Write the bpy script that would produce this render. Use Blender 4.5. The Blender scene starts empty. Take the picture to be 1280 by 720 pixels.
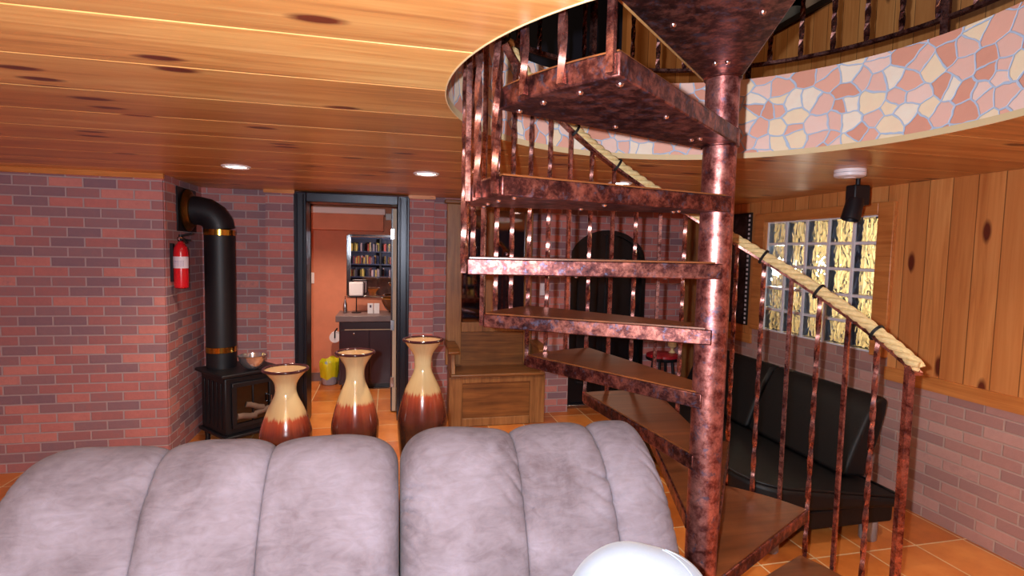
import bpy, math, random
from mathutils import Vector, Matrix, noise
random.seed(7)
PI = math.pi
SC = bpy.context.scene
COL = SC.collection
R_ = math.radians
EYE = 1.6

# ------------------------------------------------------------------ mesh kit
class MB:
    def __init__(s): s.v = []; s.f = []; s.M = None
    def add(s, vs, fs):
        b = len(s.v)
        for p in vs:
            p = Vector(p)
            s.v.append(s.M @ p if s.M else p)
        s.f += [tuple(b + i for i in f) for f in fs]
        return s
    def box(s, x0, x1, y0, y1, z0, z1):
        v = [(x, y, z) for z in (z0, z1) for y in (y0, y1) for x in (x0, x1)]
        return s.add(v, [(0, 2, 3, 1), (4, 5, 7, 6), (0, 1, 5, 4), (2, 6, 7, 3), (0, 4, 6, 2), (1, 3, 7, 5)])
    def prism(s, poly, z0, z1):
        n = len(poly)
        v = [(p[0], p[1], z0) for p in poly] + [(p[0], p[1], z1) for p in poly]
        f = [tuple(range(n - 1, -1, -1)), tuple(range(n, 2 * n))]
        f += [(i, (i + 1) % n, n + (i + 1) % n, n + i) for i in range(n)]
        return s.add(v, f)
    def slab(s, poly, fn):
        """poly: 2-d outline, fn(a,b,side) -> 3-d point; a plate with two faces"""
        n = len(poly)
        v = [fn(a, b, 0) for a, b in poly] + [fn(a, b, 1) for a, b in poly]
        f = [tuple(range(n - 1, -1, -1)), tuple(range(n, 2 * n))]
        f += [(i, (i + 1) % n, n + (i + 1) % n, n + i) for i in range(n)]
        return s.add(v, f)
    def lathe(s, prof, c=(0, 0, 0), n=40, axis='z'):
        v = []; f = []
        m = len(prof)
        for k in range(n):
            a = 2 * PI * k / n
            for r, h in prof:
                p = (r * math.cos(a), r * math.sin(a), h)
                if axis == 'x': p = (p[2], p[0], p[1])
                if axis == 'y': p = (p[0], p[2], p[1])
                v.append((p[0] + c[0], p[1] + c[1], p[2] + c[2]))
        for k in range(n):
            k2 = (k + 1) % n
            for j in range(m - 1):
                f.append((k * m + j, k2 * m + j, k2 * m + j + 1, k * m + j + 1))
        if prof[0][0] > 1e-6: f.append(tuple(k * m for k in range(n - 1, -1, -1)))
        if prof[-1][0] > 1e-6: f.append(tuple(k * m + m - 1 for k in range(n)))
        return s.add(v, f)
    def tube(s, path, r, n=10, cap=True, rfn=None, closed=False):
        path = [Vector(p) for p in path]
        m = len(path); v = []; f = []
        up = Vector((0, 0, 1)); prev = None
        for i, p in enumerate(path):
            if closed: t = path[(i + 1) % m] - path[i - 1]
            else: t = path[min(i + 1, m - 1)] - path[max(i - 1, 0)]
            t.normalize()
            if prev is None:
                a = up.cross(t)
                if a.length < 1e-3: a = Vector((1, 0, 0)).cross(t)
            else:
                a = prev - t * prev.dot(t)
            a.normalize(); prev = a; b = t.cross(a)
            rr = rfn(i / (m - 1)) if rfn else r
            for k in range(n):
                q = 2 * PI * k / n
                v.append(p + a * rr * math.cos(q) + b * rr * math.sin(q))
        for i in range(m if closed else m - 1):
            i2 = (i + 1) % m
            for k in range(n):
                k2 = (k + 1) % n
                f.append((i * n + k, i * n + k2, i2 * n + k2, i2 * n + k))
        if cap and not closed:
            f.append(tuple(range(n - 1, -1, -1))); f.append(tuple((m - 1) * n + k for k in range(n)))
        return s.add(v, f)
    def sqbar(s, p0, p1, w, rot=0.0, twist=0.0, seg=1):
        p0 = Vector(p0); p1 = Vector(p1); t = (p1 - p0).normalized()
        a0 = Vector((1, 0, 0)) if abs(t.z) > .8 else Vector((0, 0, 1))
        a0 = (a0 - t * a0.dot(t)).normalized(); b0 = t.cross(a0)
        v = []; f = []
        for i in range(seg + 1):
            q = i / seg; p = p0.lerp(p1, q); ang = rot + twist * q
            for k in range(4):
                e = ang + PI / 4 + k * PI / 2
                v.append(p + (a0 * math.cos(e) + b0 * math.sin(e)) * w * .7071)
        for i in range(seg):
            for k in range(4):
                k2 = (k + 1) % 4
                f.append((i * 4 + k, i * 4 + k2, i * 4 + 4 + k2, i * 4 + 4 + k))
        f.append((3, 2, 1, 0)); f.append(tuple(seg * 4 + k for k in range(4)))
        return s.add(v, f)
    def sweep(s, path, frame, prof):
        """sweep closed 2-d prof (list of (a,b)) along path; frame(i)->(axis_a, axis_b)"""
        m = len(path); n = len(prof); v = []; f = []
        for i, p in enumerate(path):
            a, b = frame(i)
            for q in prof: v.append(Vector(p) + Vector(a) * q[0] + Vector(b) * q[1])
        for i in range(m - 1):
            for k in range(n):
                k2 = (k + 1) % n
                f.append((i * n + k, i * n + k2, i * n + n + k2, i * n + n + k))
        f.append(tuple(range(n - 1, -1, -1))); f.append(tuple((m - 1) * n + k for k in range(n)))
        return s.add(v, f)
    def ball(s, c, rx, ry, rz, n=24, m=14, e=1.0):
        v = []; f = []
        sg = lambda x, p: math.copysign(abs(x) ** p, x)
        for j in range(m + 1):
            ph = -PI / 2 + PI * j / m
            for k in range(n):
                th = 2 * PI * k / n
                v.append((c[0] + rx * sg(math.cos(ph), e) * sg(math.cos(th), e), c[1] + ry * sg(math.cos(ph), e) * sg(math.sin(th), e), c[2] + rz * sg(math.sin(ph), e)))
        for j in range(m):
            for k in range(n):
                k2 = (k + 1) % n
                f.append((j * n + k, j * n + k2, j * n + n + k2, j * n + n + k))
        return s.add(v, f)

ORG = {}
def org(o): return ORG.get(o.name, Vector((0, 0, 0))) if o else Vector((0, 0, 0))
def obj(name, mb, mat, parent=None, label=None, bevel=0, smooth=40, seg=2, base=None):
    o0 = org(parent) if parent else Vector(base or (0, 0, 0))
    me = bpy.data.meshes.new(name)
    me.from_pydata([tuple(p - o0) for p in mb.v], [], mb.f)
    me.validate(); me.update()
    import bmesh
    b = bmesh.new(); b.from_mesh(me)
    bmesh.ops.remove_doubles(b, verts=b.verts, dist=1e-6)
    bmesh.ops.recalc_face_normals(b, faces=b.faces); b.to_mesh(me); b.free()
    if smooth:
        me.shade_smooth(); me.set_sharp_from_angle(angle=R_(smooth))
    o = bpy.data.objects.new(name, me); COL.objects.link(o)
    me.materials.append(mat)
    if parent: o.parent = parent
    else: o.location = o0
    ORG[o.name] = o0
    if label: o['label'] = label
    if bevel:
        m = o.modifiers.new('bevel', 'BEVEL'); m.width = bevel; m.segments = seg; m.limit_method = 'ANGLE'; m.angle_limit = R_(35)
    return o
def tag(o, label, cat, group=None):
    o['label'] = label; o['category'] = cat
    if group: o['group'] = group
    return o
def thing(name, label, cat, loc, group=None):
    o = bpy.data.objects.new(name, None); COL.objects.link(o)
    o.location = loc; o.empty_display_size = .1
    ORG[o.name] = Vector(loc)
    return tag(o, label, cat, group)
def struct(name, mb, mat, parent=None, **k):
    o = obj(name, mb, mat, parent, **k)
    if not parent: o['kind'] = 'structure'
    return o

# ------------------------------------------------------------------ materials
def lin(c):
    return tuple(((x / 255) / 12.92 if x / 255 <= .04045 else ((x / 255 + .055) / 1.055) ** 2.4) for x in c) + (1.0,)
class NT:
    def __init__(s, name):
        s.m = bpy.data.materials.new(name); s.m.use_nodes = True
        s.t = s.m.node_tree; s.n = s.t.nodes; s.l = s.t.links
        s.b = s.n['Principled BSDF']; s.out = s.n['Material Output']
    def node(s, typ, **k):
        n = s.n.new(typ)
        for a, v in k.items():
            if a.startswith('i_'): s.put(n, int(a[2:]) if a[2:].isdigit() else a[2:].replace('_', ' '), v)
            else: setattr(n, a, v)
        return n
    def put(s, n, key, v):
        if hasattr(v, 'node'): s.l.new(v, n.inputs[key])
        else: n.inputs[key].default_value = v
    def math(s, op, a, b=None, c=None):
        n = s.node('ShaderNodeMath', operation=op); s.put(n, 0, a)
        if b is not None: s.put(n, 1, b)
        if c is not None: s.put(n, 2, c)
        return n.outputs[0]
    def coord(s, which='Object'): return s.node('ShaderNodeTexCoord').outputs[which]
    def sep(s, v):
        n = s.node('ShaderNodeSeparateXYZ'); s.put(n, 0, v); return n.outputs
    def comb(s, x, y, z):
        n = s.node('ShaderNodeCombineXYZ'); s.put(n, 0, x); s.put(n, 1, y); s.put(n, 2, z); return n.outputs[0]
    def map(s, v, scale=(1, 1, 1), loc=(0, 0, 0), rot=(0, 0, 0)):
        n = s.node('ShaderNodeMapping'); s.put(n, 0, v); s.put(n, 1, loc); s.put(n, 2, rot); s.put(n, 3, scale); return n.outputs[0]
    def noise(s, v, scale, detail=3, rough=.55, dist=0, out=0):
        n = s.node('ShaderNodeTexNoise'); s.put(n, 'Vector', v); s.put(n, 'Scale', scale); s.put(n, 'Detail', detail)
        s.put(n, 'Roughness', rough); s.put(n, 'Distortion', dist); return n.outputs[out]
    def ramp(s, f, stops, mode='LINEAR'):
        n = s.node('ShaderNodeValToRGB'); s.put(n, 0, f); cr = n.color_ramp; cr.interpolation = mode
        while len(cr.elements) < len(stops): cr.elements.new(.5)
        for e, (p, c) in zip(cr.elements, stops): e.position = p; e.color = lin(c) if len(c) == 3 else c
        return n.outputs[0]
    def mix(s, f, a, b, typ='MIX'):
        n = s.node('ShaderNodeMix', data_type='RGBA', blend_type=typ); s.put(n, 0, f); s.put(n, 6, a); s.put(n, 7, b); return n.outputs[2]
    def bump(s, h, strength=.3, dist=.01):
        n = s.node('ShaderNodeBump'); s.put(n, 'Height', h); s.put(n, 'Strength', strength); s.put(n, 'Distance', dist)
        s.l.new(n.outputs[0], s.b.inputs['Normal']); return n.outputs[0]
    def set(s, **k):
        names = dict(col='Base Color', rough='Roughness', metal='Metallic', spec='Specular IOR Level', coat='Coat Weight', trans='Transmission Weight',
                     ior='IOR', sheen='Sheen Weight', emi='Emission Color', emis='Emission Strength', coatr='Coat Roughness')
        for a, v in k.items():
            if isinstance(v, tuple) and len(v) == 3: v = lin(v)
            s.put(s.b, names[a], v)
        return s.m
def plain(name, c, rough=.5, metal=0, spec=.5, var=.0, **k):
    t = NT(name)
    if var:
        n = t.noise(t.coord(), 6, 4)
        col = t.mix(n, lin(tuple(x * (1 - var) for x in c)), lin(tuple(min(255, x * (1 + var)) for x in c)))
    else: col = lin(c)
    return t.set(col=col, rough=rough, metal=metal, spec=spec, **k)
def emit(name, c, st):
    t = NT(name); return t.set(col=(255, 255, 255), emi=c, emis=st)

def m_brick(name, axis, reds, darks, mortar, tint=1.0, bw=.205, bh=.068):
    t = NT(name); o = t.sep(t.coord())
    v = t.comb(o[0] if axis == 'x' else o[1], o[2], 0.0)
    def brick(a, b, mo, freq=2):
        n = t.node('ShaderNodeTexBrick', offset=.5, offset_frequency=freq)
        t.put(n, 'Vector', v); t.put(n, 'Color1', a); t.put(n, 'Color2', b); t.put(n, 'Mortar', mo)
        t.put(n, 'Scale', 1.0); t.put(n, 'Mortar Size', .006); t.put(n, 'Mortar Smooth', .3); t.put(n, 'Bias', 0.0)
        t.put(n, 'Brick Width', bw); t.put(n, 'Row Height', bh); return n
    b = brick((0, 0, 0, 1), (1, 1, 1, 1), (.5, .5, .5, 1))
    nz = t.noise(t.coord(), 30, 5, .65)
    big = t.noise(t.coord(), 9, 2)
    sel = t.math('ADD', t.math('MULTIPLY', t.sep(b.outputs[0])[0], .85), t.math('MULTIPLY', t.math('SUBTRACT', nz, .5), .35))
    c = t.ramp(sel, [(0, darks[0]), (.22, darks[1]), (.4, reds[0]), (.62, reds[1]), (.82, reds[2]), (1, darks[0])])
    c = t.mix(t.math('MULTIPLY', big, .35), c, lin(reds[0]))
    col = t.mix(b.outputs[1], c, lin(mortar))
    h = t.math('SUBTRACT', t.math('MULTIPLY', nz, .35), b.outputs[1])
    t.bump(h, .7, .008)
    return t.set(col=col, rough=.85, spec=.25)

def m_pine(name, along, board, phase, c_lo, c_mid, c_hi, rough=.35, across=None, seam=True, knots=True, kt=.3):
    """boards run along axis `along`, stacked along axis `across`"""
    t = NT(name); o = t.sep(t.coord()); ax = dict(x=0, y=1, z=2)
    a = o[ax[along]]; c = o[ax[across]]
    q = t.math('DIVIDE', t.math('SUBTRACT', c, phase), board)
    idx = t.math('FLOOR', q)
    wn = t.node('ShaderNodeTexWhiteNoise', noise_dimensions='1D'); t.put(wn, 'W', idx)
    r1 = wn.outputs[0]
    v = t.comb(t.math('ADD', a, t.math('MULTIPLY', r1, 37.0)), c, t.math('MULTIPLY', r1, 9.0))
    g = t.noise(t.map(v, (1.3, 26, 1)), 1.0, 6, .6, 1.2)
    g2 = t.noise(t.map(v, (.6, 5, 1)), 1.0, 3, .5, .8)
    f = t.math('ADD', t.math('MULTIPLY', g, .55), t.math('MULTIPLY', g2, .45))
    col = t.ramp(f, [(.3, c_lo), (.48, c_mid), (.68, c_hi)])
    col = t.mix(t.math('MULTIPLY', t.math('SUBTRACT', r1, .1), .6), col, lin(c_lo))
    if knots:
        vo = t.node('ShaderNodeTexVoronoi', voronoi_dimensions='2D'); t.put(vo, 'Vector', t.map(v, (2.2, 6.0, 1))); t.put(vo, 'Scale', 1.0)
        kd = t.math('ADD', vo.outputs['Distance'], t.math('MULTIPLY', t.math('SUBTRACT', g, .5), .06))
        k = t.ramp(kd, [(.0, (0, 0, 0)), (.09, (20, 20, 20)), (.17, (255, 255, 255))])
        vs = t.sep(vo.outputs['Color'])[0]
        k = t.math('MAXIMUM', t.sep(k)[0], t.math('GREATER_THAN', vs, kt))
        col = t.mix(k, lin((96, 40, 26)), col)
    h = g
    if seam:
        e = t.math('ABSOLUTE', t.math('SUBTRACT', t.math('FRACT', q), .5))
        sm = t.math('GREATER_THAN', e, .5 - .0025 / board)
        col = t.mix(t.math('MULTIPLY', sm, .7), col, lin((60, 28, 12)))
    t.bump(h, .08, .004)
    return t.set(col=col, rough=rough, spec=.5)

def m_wood(name, c_lo, c_hi, along='x', rough=.4, coat=.0, sc=1.0):
    t = NT(name)
    s = dict(x=(1.5, 22, 22), y=(22, 1.5, 22), z=(22, 22, 1.5))[along]
    v = t.map(t.coord(), tuple(x * sc for x in s))
    g = t.noise(v, 1.0, 6, .62, 1.0)
    g2 = t.noise(t.coord(), 3.0, 3)
    f = t.math('ADD', t.math('MULTIPLY', g, .7), t.math('MULTIPLY', g2, .3))
    col = t.ramp(f, [(.32, c_lo), (.66, c_hi)])
    t.bump(g, .1, .003)
    return t.set(col=col, rough=rough, coat=coat)

def m_copper(name, dark=.5, blue=.3, rough=.34, lo=(44, 24, 28), mid=(128, 66, 58), hi=(206, 132, 116), metal=.92, bump=.1):
    t = NT(name); v = t.coord()
    n1 = t.noise(v, 26, 6, .68, .3); n2 = t.noise(t.map(v, (1, 1, 1), (3, 7, 1)), 34, 5, .7, .3); n3 = t.noise(v, 130, 3, .6); n4 = t.noise(v, 5, 2)
    f = t.math('ADD', t.math('ADD', t.math('MULTIPLY', n1, .6), t.math('MULTIPLY', n3, .15)), t.math('MULTIPLY', n4, .25))
    col = t.ramp(f, [(.28 + dark * .1, lo), (.36 + dark * .14, mid), (.50 + dark * .16, hi)])
    bl = t.ramp(n2, [(.55 + (.5 - blue) * .25, (0, 0, 0)), (.64 + (.5 - blue) * .25, (255, 255, 255))])
    col = t.mix(t.math('MULTIPLY', t.sep(bl)[0], .7), col, lin((92, 98, 124)))
    rg = t.math('ADD', rough, t.math('MULTIPLY', t.math('SUBTRACT', n2, .45), .35))
    t.bump(t.math('ADD', n1, t.math('MULTIPLY', n3, .3)), bump, .004)
    return t.set(col=col, rough=rg, metal=metal, spec=.6)

M = {}
REDS = [(172, 116, 116), (198, 124, 118), (214, 142, 132)]; DARK = [(134, 112, 124), (152, 120, 126)]; MORT = (182, 162, 164)
M['brick_x'] = m_brick('brick_facing_room', 'x', REDS, DARK, MORT)
M['brick_y'] = m_brick('brick_side', 'y', REDS, DARK, MORT)
M['brick_pale'] = m_brick('pale_brick_wainscot', 'y', [(176, 132, 124), (190, 146, 136), (200, 158, 148)], [(160, 124, 120), (168, 130, 124)], (186, 160, 150))
M['pine_ceiling'] = m_pine('pine_ceiling_boards', 'x', .335, .01, (154, 98, 54), (210, 150, 84), (240, 196, 122), rough=.33, across='y', seam=False)
M['pine_wall'] = m_pine('pine_wall_boards', 'z', .14, 0, kt=.12, c_lo=(184, 112, 58), c_mid=(216, 146, 82), c_hi=(234, 172, 106), rough=.4, across='y')
M['pine_wall_x'] = m_pine('pine_boards_facing_room', 'z', .14, 0, (150, 84, 40), (196, 120, 60), (220, 150, 84), rough=.4, across='x')
M['pine_trim'] = m_wood('pine_trim', (176, 100, 46), (222, 150, 82), 'y', .35)
M['pine_trim_x'] = m_wood('pine_trim_crosswise', (190, 112, 54), (230, 160, 92), 'x', .35)
M['oak'] = m_wood('oak_honey', (108, 68, 38), (176, 126, 76), 'z', .38)
M['oak_x'] = m_wood('oak_honey_crosswise', (86, 52, 28), (150, 98, 52), 'x', .38)
M['tread_wood'] = m_wood('tread_boards', (86, 46, 24), (136, 78, 42), 'x', .34, sc=.6)
M['edge_wood'] = m_wood('landing_edge_wood', (150, 104, 58), (196, 148, 92), 'y', .5)
M['copper'] = m_copper('aged_copper', dark=.66, blue=.48, rough=.38, lo=(42, 24, 30), mid=(132, 76, 72), hi=(214, 150, 142))
M['copper_pan'] = m_copper('aged_copper_pan', dark=.82, blue=.50, rough=.40, lo=(40, 25, 30), mid=(94, 54, 52), hi=(188, 122, 108))
M['copper_bar'] = m_copper('aged_copper_bars', dark=.50, blue=.36, rough=.27, lo=(40, 26, 30), mid=(112, 64, 60), hi=(206, 146, 134))
M['black_metal'] = plain('black_painted_metal', (22, 22, 28), .45, .2, .5, .2)
M['black_matte'] = plain('black_flue_paint', (20, 20, 26), .5, 0, .5)
M['brass'] = plain('brass', (214, 164, 72), .2, 1)
M['old_brass'] = plain('dull_brass', (120, 84, 40), .35, .9)
M['chrome'] = plain('chrome', (220, 222, 228), .08, 1)
M['steel'] = plain('brushed_steel', (176, 176, 182), .25, 1)
M['bolt'] = plain('bright_bolt_heads', (206, 190, 196), .22, 1)
M['red'] = plain('red_enamel', (206, 22, 36), .25, 0, .5, coat=.5)
M['white'] = plain('white_plastic', (236, 234, 240), .4)
M['paper'] = plain('white_card', (226, 220, 224), .7)
M['cream'] = plain('cream_paint', (214, 190, 160), .5)
M['white_paint'] = plain('white_trim_paint', (224, 212, 206), .5)
M['dark_blue'] = plain('dark_slate_casing', (30, 34, 46), .3, .35, .6)
M['vanity'] = plain('dark_espresso_wood', (50, 20, 32), .3, 0, .5, .15)
M['counter'] = plain('taupe_stone_counter', (112, 92, 92), .4, 0, .5, .18)
M['black_door'] = plain('black_door_paint', (14, 11, 16), .38, 0, .5)
M['rubber'] = plain('black_rubber', (14, 14, 16), .6)
M['dark_wall'] = plain('dark_upper_wall', (34, 30, 46), .7, var=.2)
M['mirror'] = plain('silvered_mirror', (236, 232, 236), .02, 1)
M['dark_mirror'] = plain('tinted_mirror', (150, 138, 140), .04, 1)
M['glass_black'] = plain('smoked_glass', (12, 10, 12), .06, 0, .6)
M['log'] = plain('ceramic_logs', (104, 84, 72), .85, var=.4)
M['lens'] = emit('lit_lens', (255, 236, 220), 9.0)
M['dark_seat'] = plain('red_vinyl', (150, 24, 36), .35)

def m_plaster(name, c, v=.1):
    t = NT(name); n = t.noise(t.coord(), 3.5, 5, .6); n2 = t.noise(t.coord(), 40, 3)
    col = t.mix(n, lin(tuple(x * (1 - v) for x in c)), lin(tuple(min(255, x * (1 + v)) for x in c)))
    t.bump(n2, .12, .004); return t.set(col=col, rough=.75, spec=.3)
M['orange_wall'] = m_plaster('orange_plaster', (206, 130, 100), .12)
M['bath_ceiling'] = m_plaster('pale_peach_plaster', (226, 196, 180), .04)
M['brown_plaster'] = m_plaster('brown_plaster', (120, 82, 60), .1)

def m_tile():
    t = NT('terracotta_floor_tiles'); o = t.sep(t.coord())
    n = t.node('ShaderNodeTexBrick', offset=0.0, offset_frequency=1, squash_frequency=1)
    t.put(n, 'Vector', t.comb(t.math('ADD', o[0], -2.222 + .334 * 40), t.math('ADD', o[1], -3.155 + .43 * 40), 0.0))
    t.put(n, 'Color1', (0, 0, 0, 1)); t.put(n, 'Color2', (1, 1, 1, 1)); t.put(n, 'Mortar', (.5, .5, .5, 1))
    t.put(n, 'Scale', 1.0); t.put(n, 'Mortar Size', .0045); t.put(n, 'Mortar Smooth', .1); t.put(n, 'Brick Width', .334); t.put(n, 'Row Height', .43)
    nz = t.noise(t.coord(), 5, 5, .6); f = t.math('ADD', t.math('MULTIPLY', t.sep(n.outputs[0])[0], .35), t.math('MULTIPLY', nz, .65))
    c = t.ramp(f, [(.25, (160, 84, 38)), (.5, (204, 118, 52)), (.75, (226, 146, 74))])
    col = t.mix(n.outputs[1], c, lin((226, 196, 150)))
    t.bump(t.math('SUBTRACT', t.math('MULTIPLY', nz, .2), n.outputs[1]), .35, .004)
    return t.set(col=col, rough=.3, spec=.5)
M['tile'] = m_tile()

def m_mosaic():
    t = NT('crazy_paving_stone'); uv = t.coord('UV')
    w = t.node('ShaderNodeVectorMath', operation='ADD'); t.put(w, 0, uv)
    nn = t.noise(uv, 9, 2, .5, 0, 1); sc = t.node('ShaderNodeVectorMath', operation='SCALE'); t.put(sc, 0, nn); t.put(sc, 'Scale', .05); t.put(w, 1, sc.outputs[0])
    vv = t.map(w.outputs[0], (13.0, 14.5, 1))
    def vor(feat):
        n = t.node('ShaderNodeTexVoronoi', feature=feat, voronoi_dimensions='2D'); t.put(n, 'Vector', vv); t.put(n, 'Scale', 1.0); t.put(n, 'Randomness', 1.0); return n
    a = vor('F1'); e = vor('DISTANCE_TO_EDGE')
    r = t.sep(a.outputs['Color'])
    c = t.ramp(r[0], [(0, (218, 152, 130)), (.2, (236, 192, 178)), (.42, (244, 214, 202)), (.6, (248, 230, 194)), (.78, (236, 178, 158)), (.88, (248, 240, 220))], 'CONSTANT')
    nz = t.noise(uv, 22, 5, .6)
    c = t.mix(t.math('MULTIPLY', nz, .4), c, lin((236, 178, 150)))
    ed = t.ramp(e.outputs[0], [(.035, (255, 255, 255)), (.06, (0, 0, 0))])
    col = t.mix(t.sep(ed)[0], c, lin((184, 200, 222)))
    t.bump(t.math('SUBTRACT', t.math('MULTIPLY', nz, .25), t.sep(ed)[0]), .45, .008)
    return t.set(col=col, rough=.6, spec=.35)
M['mosaic'] = m_mosaic()

def m_suede():
    t = NT('taupe_microsuede'); v = t.coord()
    n = t.noise(v, 5, 5, .62, .5); n2 = t.noise(v, 160, 3, .6); n3 = t.noise(t.map(v, (14, 30, 40)), 1, 4, .6, 1.2)
    f = t.math('ADD', t.math('MULTIPLY', n, .7), t.math('MULTIPLY', n3, .3))
    col = t.ramp(f, [(.30, (94, 84, 90)), (.5, (121, 113, 122)), (.68, (138, 132, 144))])
    t.bump(t.math('ADD', t.math('MULTIPLY', n2, .25), t.math('MULTIPLY', n3, .5)), .22, .01)
    return t.set(col=col, rough=.95, spec=.08, sheen=.04)
M['suede'] = m_suede()
def m_leather():
    t = NT('black_leather'); n = t.noise(t.coord(), 70, 4, .6); n2 = t.noise(t.coord(), 4, 3)
    t.bump(t.math('ADD', t.math('MULTIPLY', n, .4), n2), .2, .01)
    return t.set(col=(10, 10, 12), rough=.55, spec=.35)
M['leather'] = m_leather()
def m_fabric_white():
    t = NT('white_cotton'); n = t.noise(t.coord(), 9, 4); n2 = t.noise(t.coord(), 300, 2)
    t.bump(t.math('ADD', n, t.math('MULTIPLY', n2, .2)), .2, .01)
    return t.set(col=t.mix(n, lin((140, 156, 176)), lin((158, 172, 190))), rough=.9, spec=.2, sheen=.2)
M['cotton'] = m_fabric_white()
def m_vase(H):
    t = NT('drip_glaze'); o = t.sep(t.coord())
    ang = t.math('ARCTAN2', o[1], o[0])
    st = t.noise(t.comb(t.math('MULTIPLY', ang, 5.0), t.math('MULTIPLY', o[2], 2.5), 0.0), 1.6, 5, .65)
    st2 = t.noise(t.coord(), 9, 4, .6)
    h = t.math('ADD', t.math('DIVIDE', o[2], H), t.math('MULTIPLY', t.math('SUBTRACT', st, .5), .10))
    col = t.ramp(h, [(.36, (24, 5, 12)), (.49, (44, 8, 14)), (.59, (104, 24, 22)), (.68, (188, 72, 46)), (.70, (226, 194, 138)), (.86, (238, 214, 160)), (1.0, (206, 170, 124))])
    col = t.mix(t.math('MULTIPLY', st2, .25), col, t.mix(h, lin((60, 20, 20)), lin((206, 160, 110))))
    return t.set(col=col, rough=.16, spec=.6, coat=.6, coatr=.06)
def m_rope():
    t = NT('manila_rope'); n = t.noise(t.coord(), 60, 4, .6)
    t.bump(n, .4, .004)
    return t.set(col=t.mix(n, lin((188, 156, 100)), lin((240, 218, 164))), rough=.85, spec=.2)
M['rope'] = m_rope()
def m_block():
    t = NT('wavy_glass_block'); v = t.map(t.coord(), (1, 1, .55))
    n = t.noise(v, 11, 1.5, .5, 2.0)
    bm = t.node('ShaderNodeBump'); t.put(bm, 'Height', n); t.put(bm, 'Strength', 1.0); t.put(bm, 'Distance', .02)
    rf = t.node('ShaderNodeBsdfRefraction'); t.put(rf, 'Color', lin((236, 244, 255))); t.put(rf, 'Roughness', .04); t.put(rf, 'IOR', 1.3); t.put(rf, 'Normal', bm.outputs[0])
    tr = t.node('ShaderNodeBsdfTransparent'); t.put(tr, 'Color', lin((226, 238, 255)))
    gl = t.node('ShaderNodeBsdfGlossy'); t.put(gl, 'Roughness', .12); t.put(gl, 'Color', lin((236, 242, 255))); t.put(gl, 'Normal', bm.outputs[0])
    m1 = t.node('ShaderNodeMixShader'); t.put(m1, 0, .5); t.l.new(tr.outputs[0], m1.inputs[1]); t.l.new(rf.outputs[0], m1.inputs[2])
    fr = t.node('ShaderNodeFresnel'); t.put(fr, 'IOR', 1.5); t.put(fr, 'Normal', bm.outputs[0])
    m2 = t.node('ShaderNodeMixShader'); t.put(m2, 0, fr.outputs[0]); t.l.new(m1.outputs[0], m2.inputs[1]); t.l.new(gl.outputs[0], m2.inputs[2])
    t.l.new(m2.outputs[0], t.out.inputs[0]); return t.m
M['block'] = m_block()
M['grout_white'] = plain('white_block_mortar', (240, 244, 252), .6)

# ------------------------------------------------------------------ setting
CZ = 2.09; UZ = 2.475; BW = 5.10; RW = 3.25; LW = -1.58
PX, PY = 1.094, 1.638           # pole of the spiral stair
RX, RY, RR = 1.127, 1.615, .965 # round opening in the ceiling
A0 = -13.0                      # stair angles are measured from a line turned by this much
def polar(a, r, z=None, c=(PX, PY)):
    q = R_(a + A0); x = c[0] + r * math.cos(q); y = c[1] + r * math.sin(q)
    return (x, y) if z is None else Vector((x, y, z))

struct('floor', MB().box(-4.2, RW + .1, -2.2, 7.2, -.12, 0), M['tile'])

def build_ceiling():
    mb = MB(); x0, x1, y0, y1 = -4.2, RW + .1, -2.2, BW + .06; pitch = .335; ph = .01; g = .004; d = .006
    ys = set()
    k = math.ceil((y0 - ph) / pitch)
    prof = {}
    y = ph + k * pitch
    while y < y1:
        for yy, zz in ((y - g, 0.0), (y - g * .1, d), (y + g * .1, d), (y + g, 0.0)): ys.add(round(yy, 5)); prof[round(yy, 5)] = zz
        y += pitch
    ys |= {y0, y1}
    for i in range(129): ys.add(round(RY + RR * math.cos(PI * i / 128), 5))
    ys = sorted(v for v in ys if y0 <= v <= y1)
    def hz(y):
        q = (y - ph) / pitch; e = abs(q - round(q)) * pitch
        return CZ + (d if e < g * .11 else d * max(0, (g - e) / (g * .9)))
    for a, b in zip(ys, ys[1:]):
        za, zb = hz(a), hz(b)
        def half(y): 
            t = RR * RR - (y - RY) ** 2
            return math.sqrt(t) if t > 0 else 0
        ha, hb = half(a), half(b)
        if ha == 0 and hb == 0: mb.add([(x0, a, za), (x1, a, za), (x1, b, zb), (x0, b, zb)], [(0, 1, 2, 3)])
        else:
            mb.add([(x0, a, za), (RX - ha, a, za), (RX - hb, b, zb), (x0, b, zb)], [(0, 1, 2, 3)])
            mb.add([(RX + ha, a, za), (x1, a, za), (x1, b, zb), (RX + hb, b, zb)], [(0, 1, 2, 3)])
    o = struct('ceiling', mb, M['pine_ceiling'], smooth=0)
    return o
build_ceiling()
# stone-faced rim of the opening
def ring(r0, r1, z0, z1, a0=0, a1=360, n=120, c=(RX, RY)):
    mb = MB(); full = a1 - a0 >= 360; m = n if full else n + 1
    v = []
    for i in range(m):
        q = R_(a0 + (a1 - a0) * i / n + A0)
        for r, z in ((r0, z0), (r1, z0), (r1, z1), (r0, z1)): v.append((c[0] + r * math.cos(q), c[1] + r * math.sin(q), z))
    f = []
    for i in range(n):
        j = (i + 1) % m
        for k in range(4):
            f.append((i * 4 + k, i * 4 + (k + 1) % 4, j * 4 + (k + 1) % 4, j * 4 + k))
    if not full: f += [(0, 1, 2, 3), tuple((m - 1) * 4 + k for k in (3, 2, 1, 0))]
    mb.add(v, f); return mb
st = struct('trim_1', ring(RR, RR + .05, CZ + .012, UZ), M['mosaic'])
st['label'] = 'round opening faced with pink and cream crazy-paving stone'
uv = st.data.uv_layers.new(name='UVMap')
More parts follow.
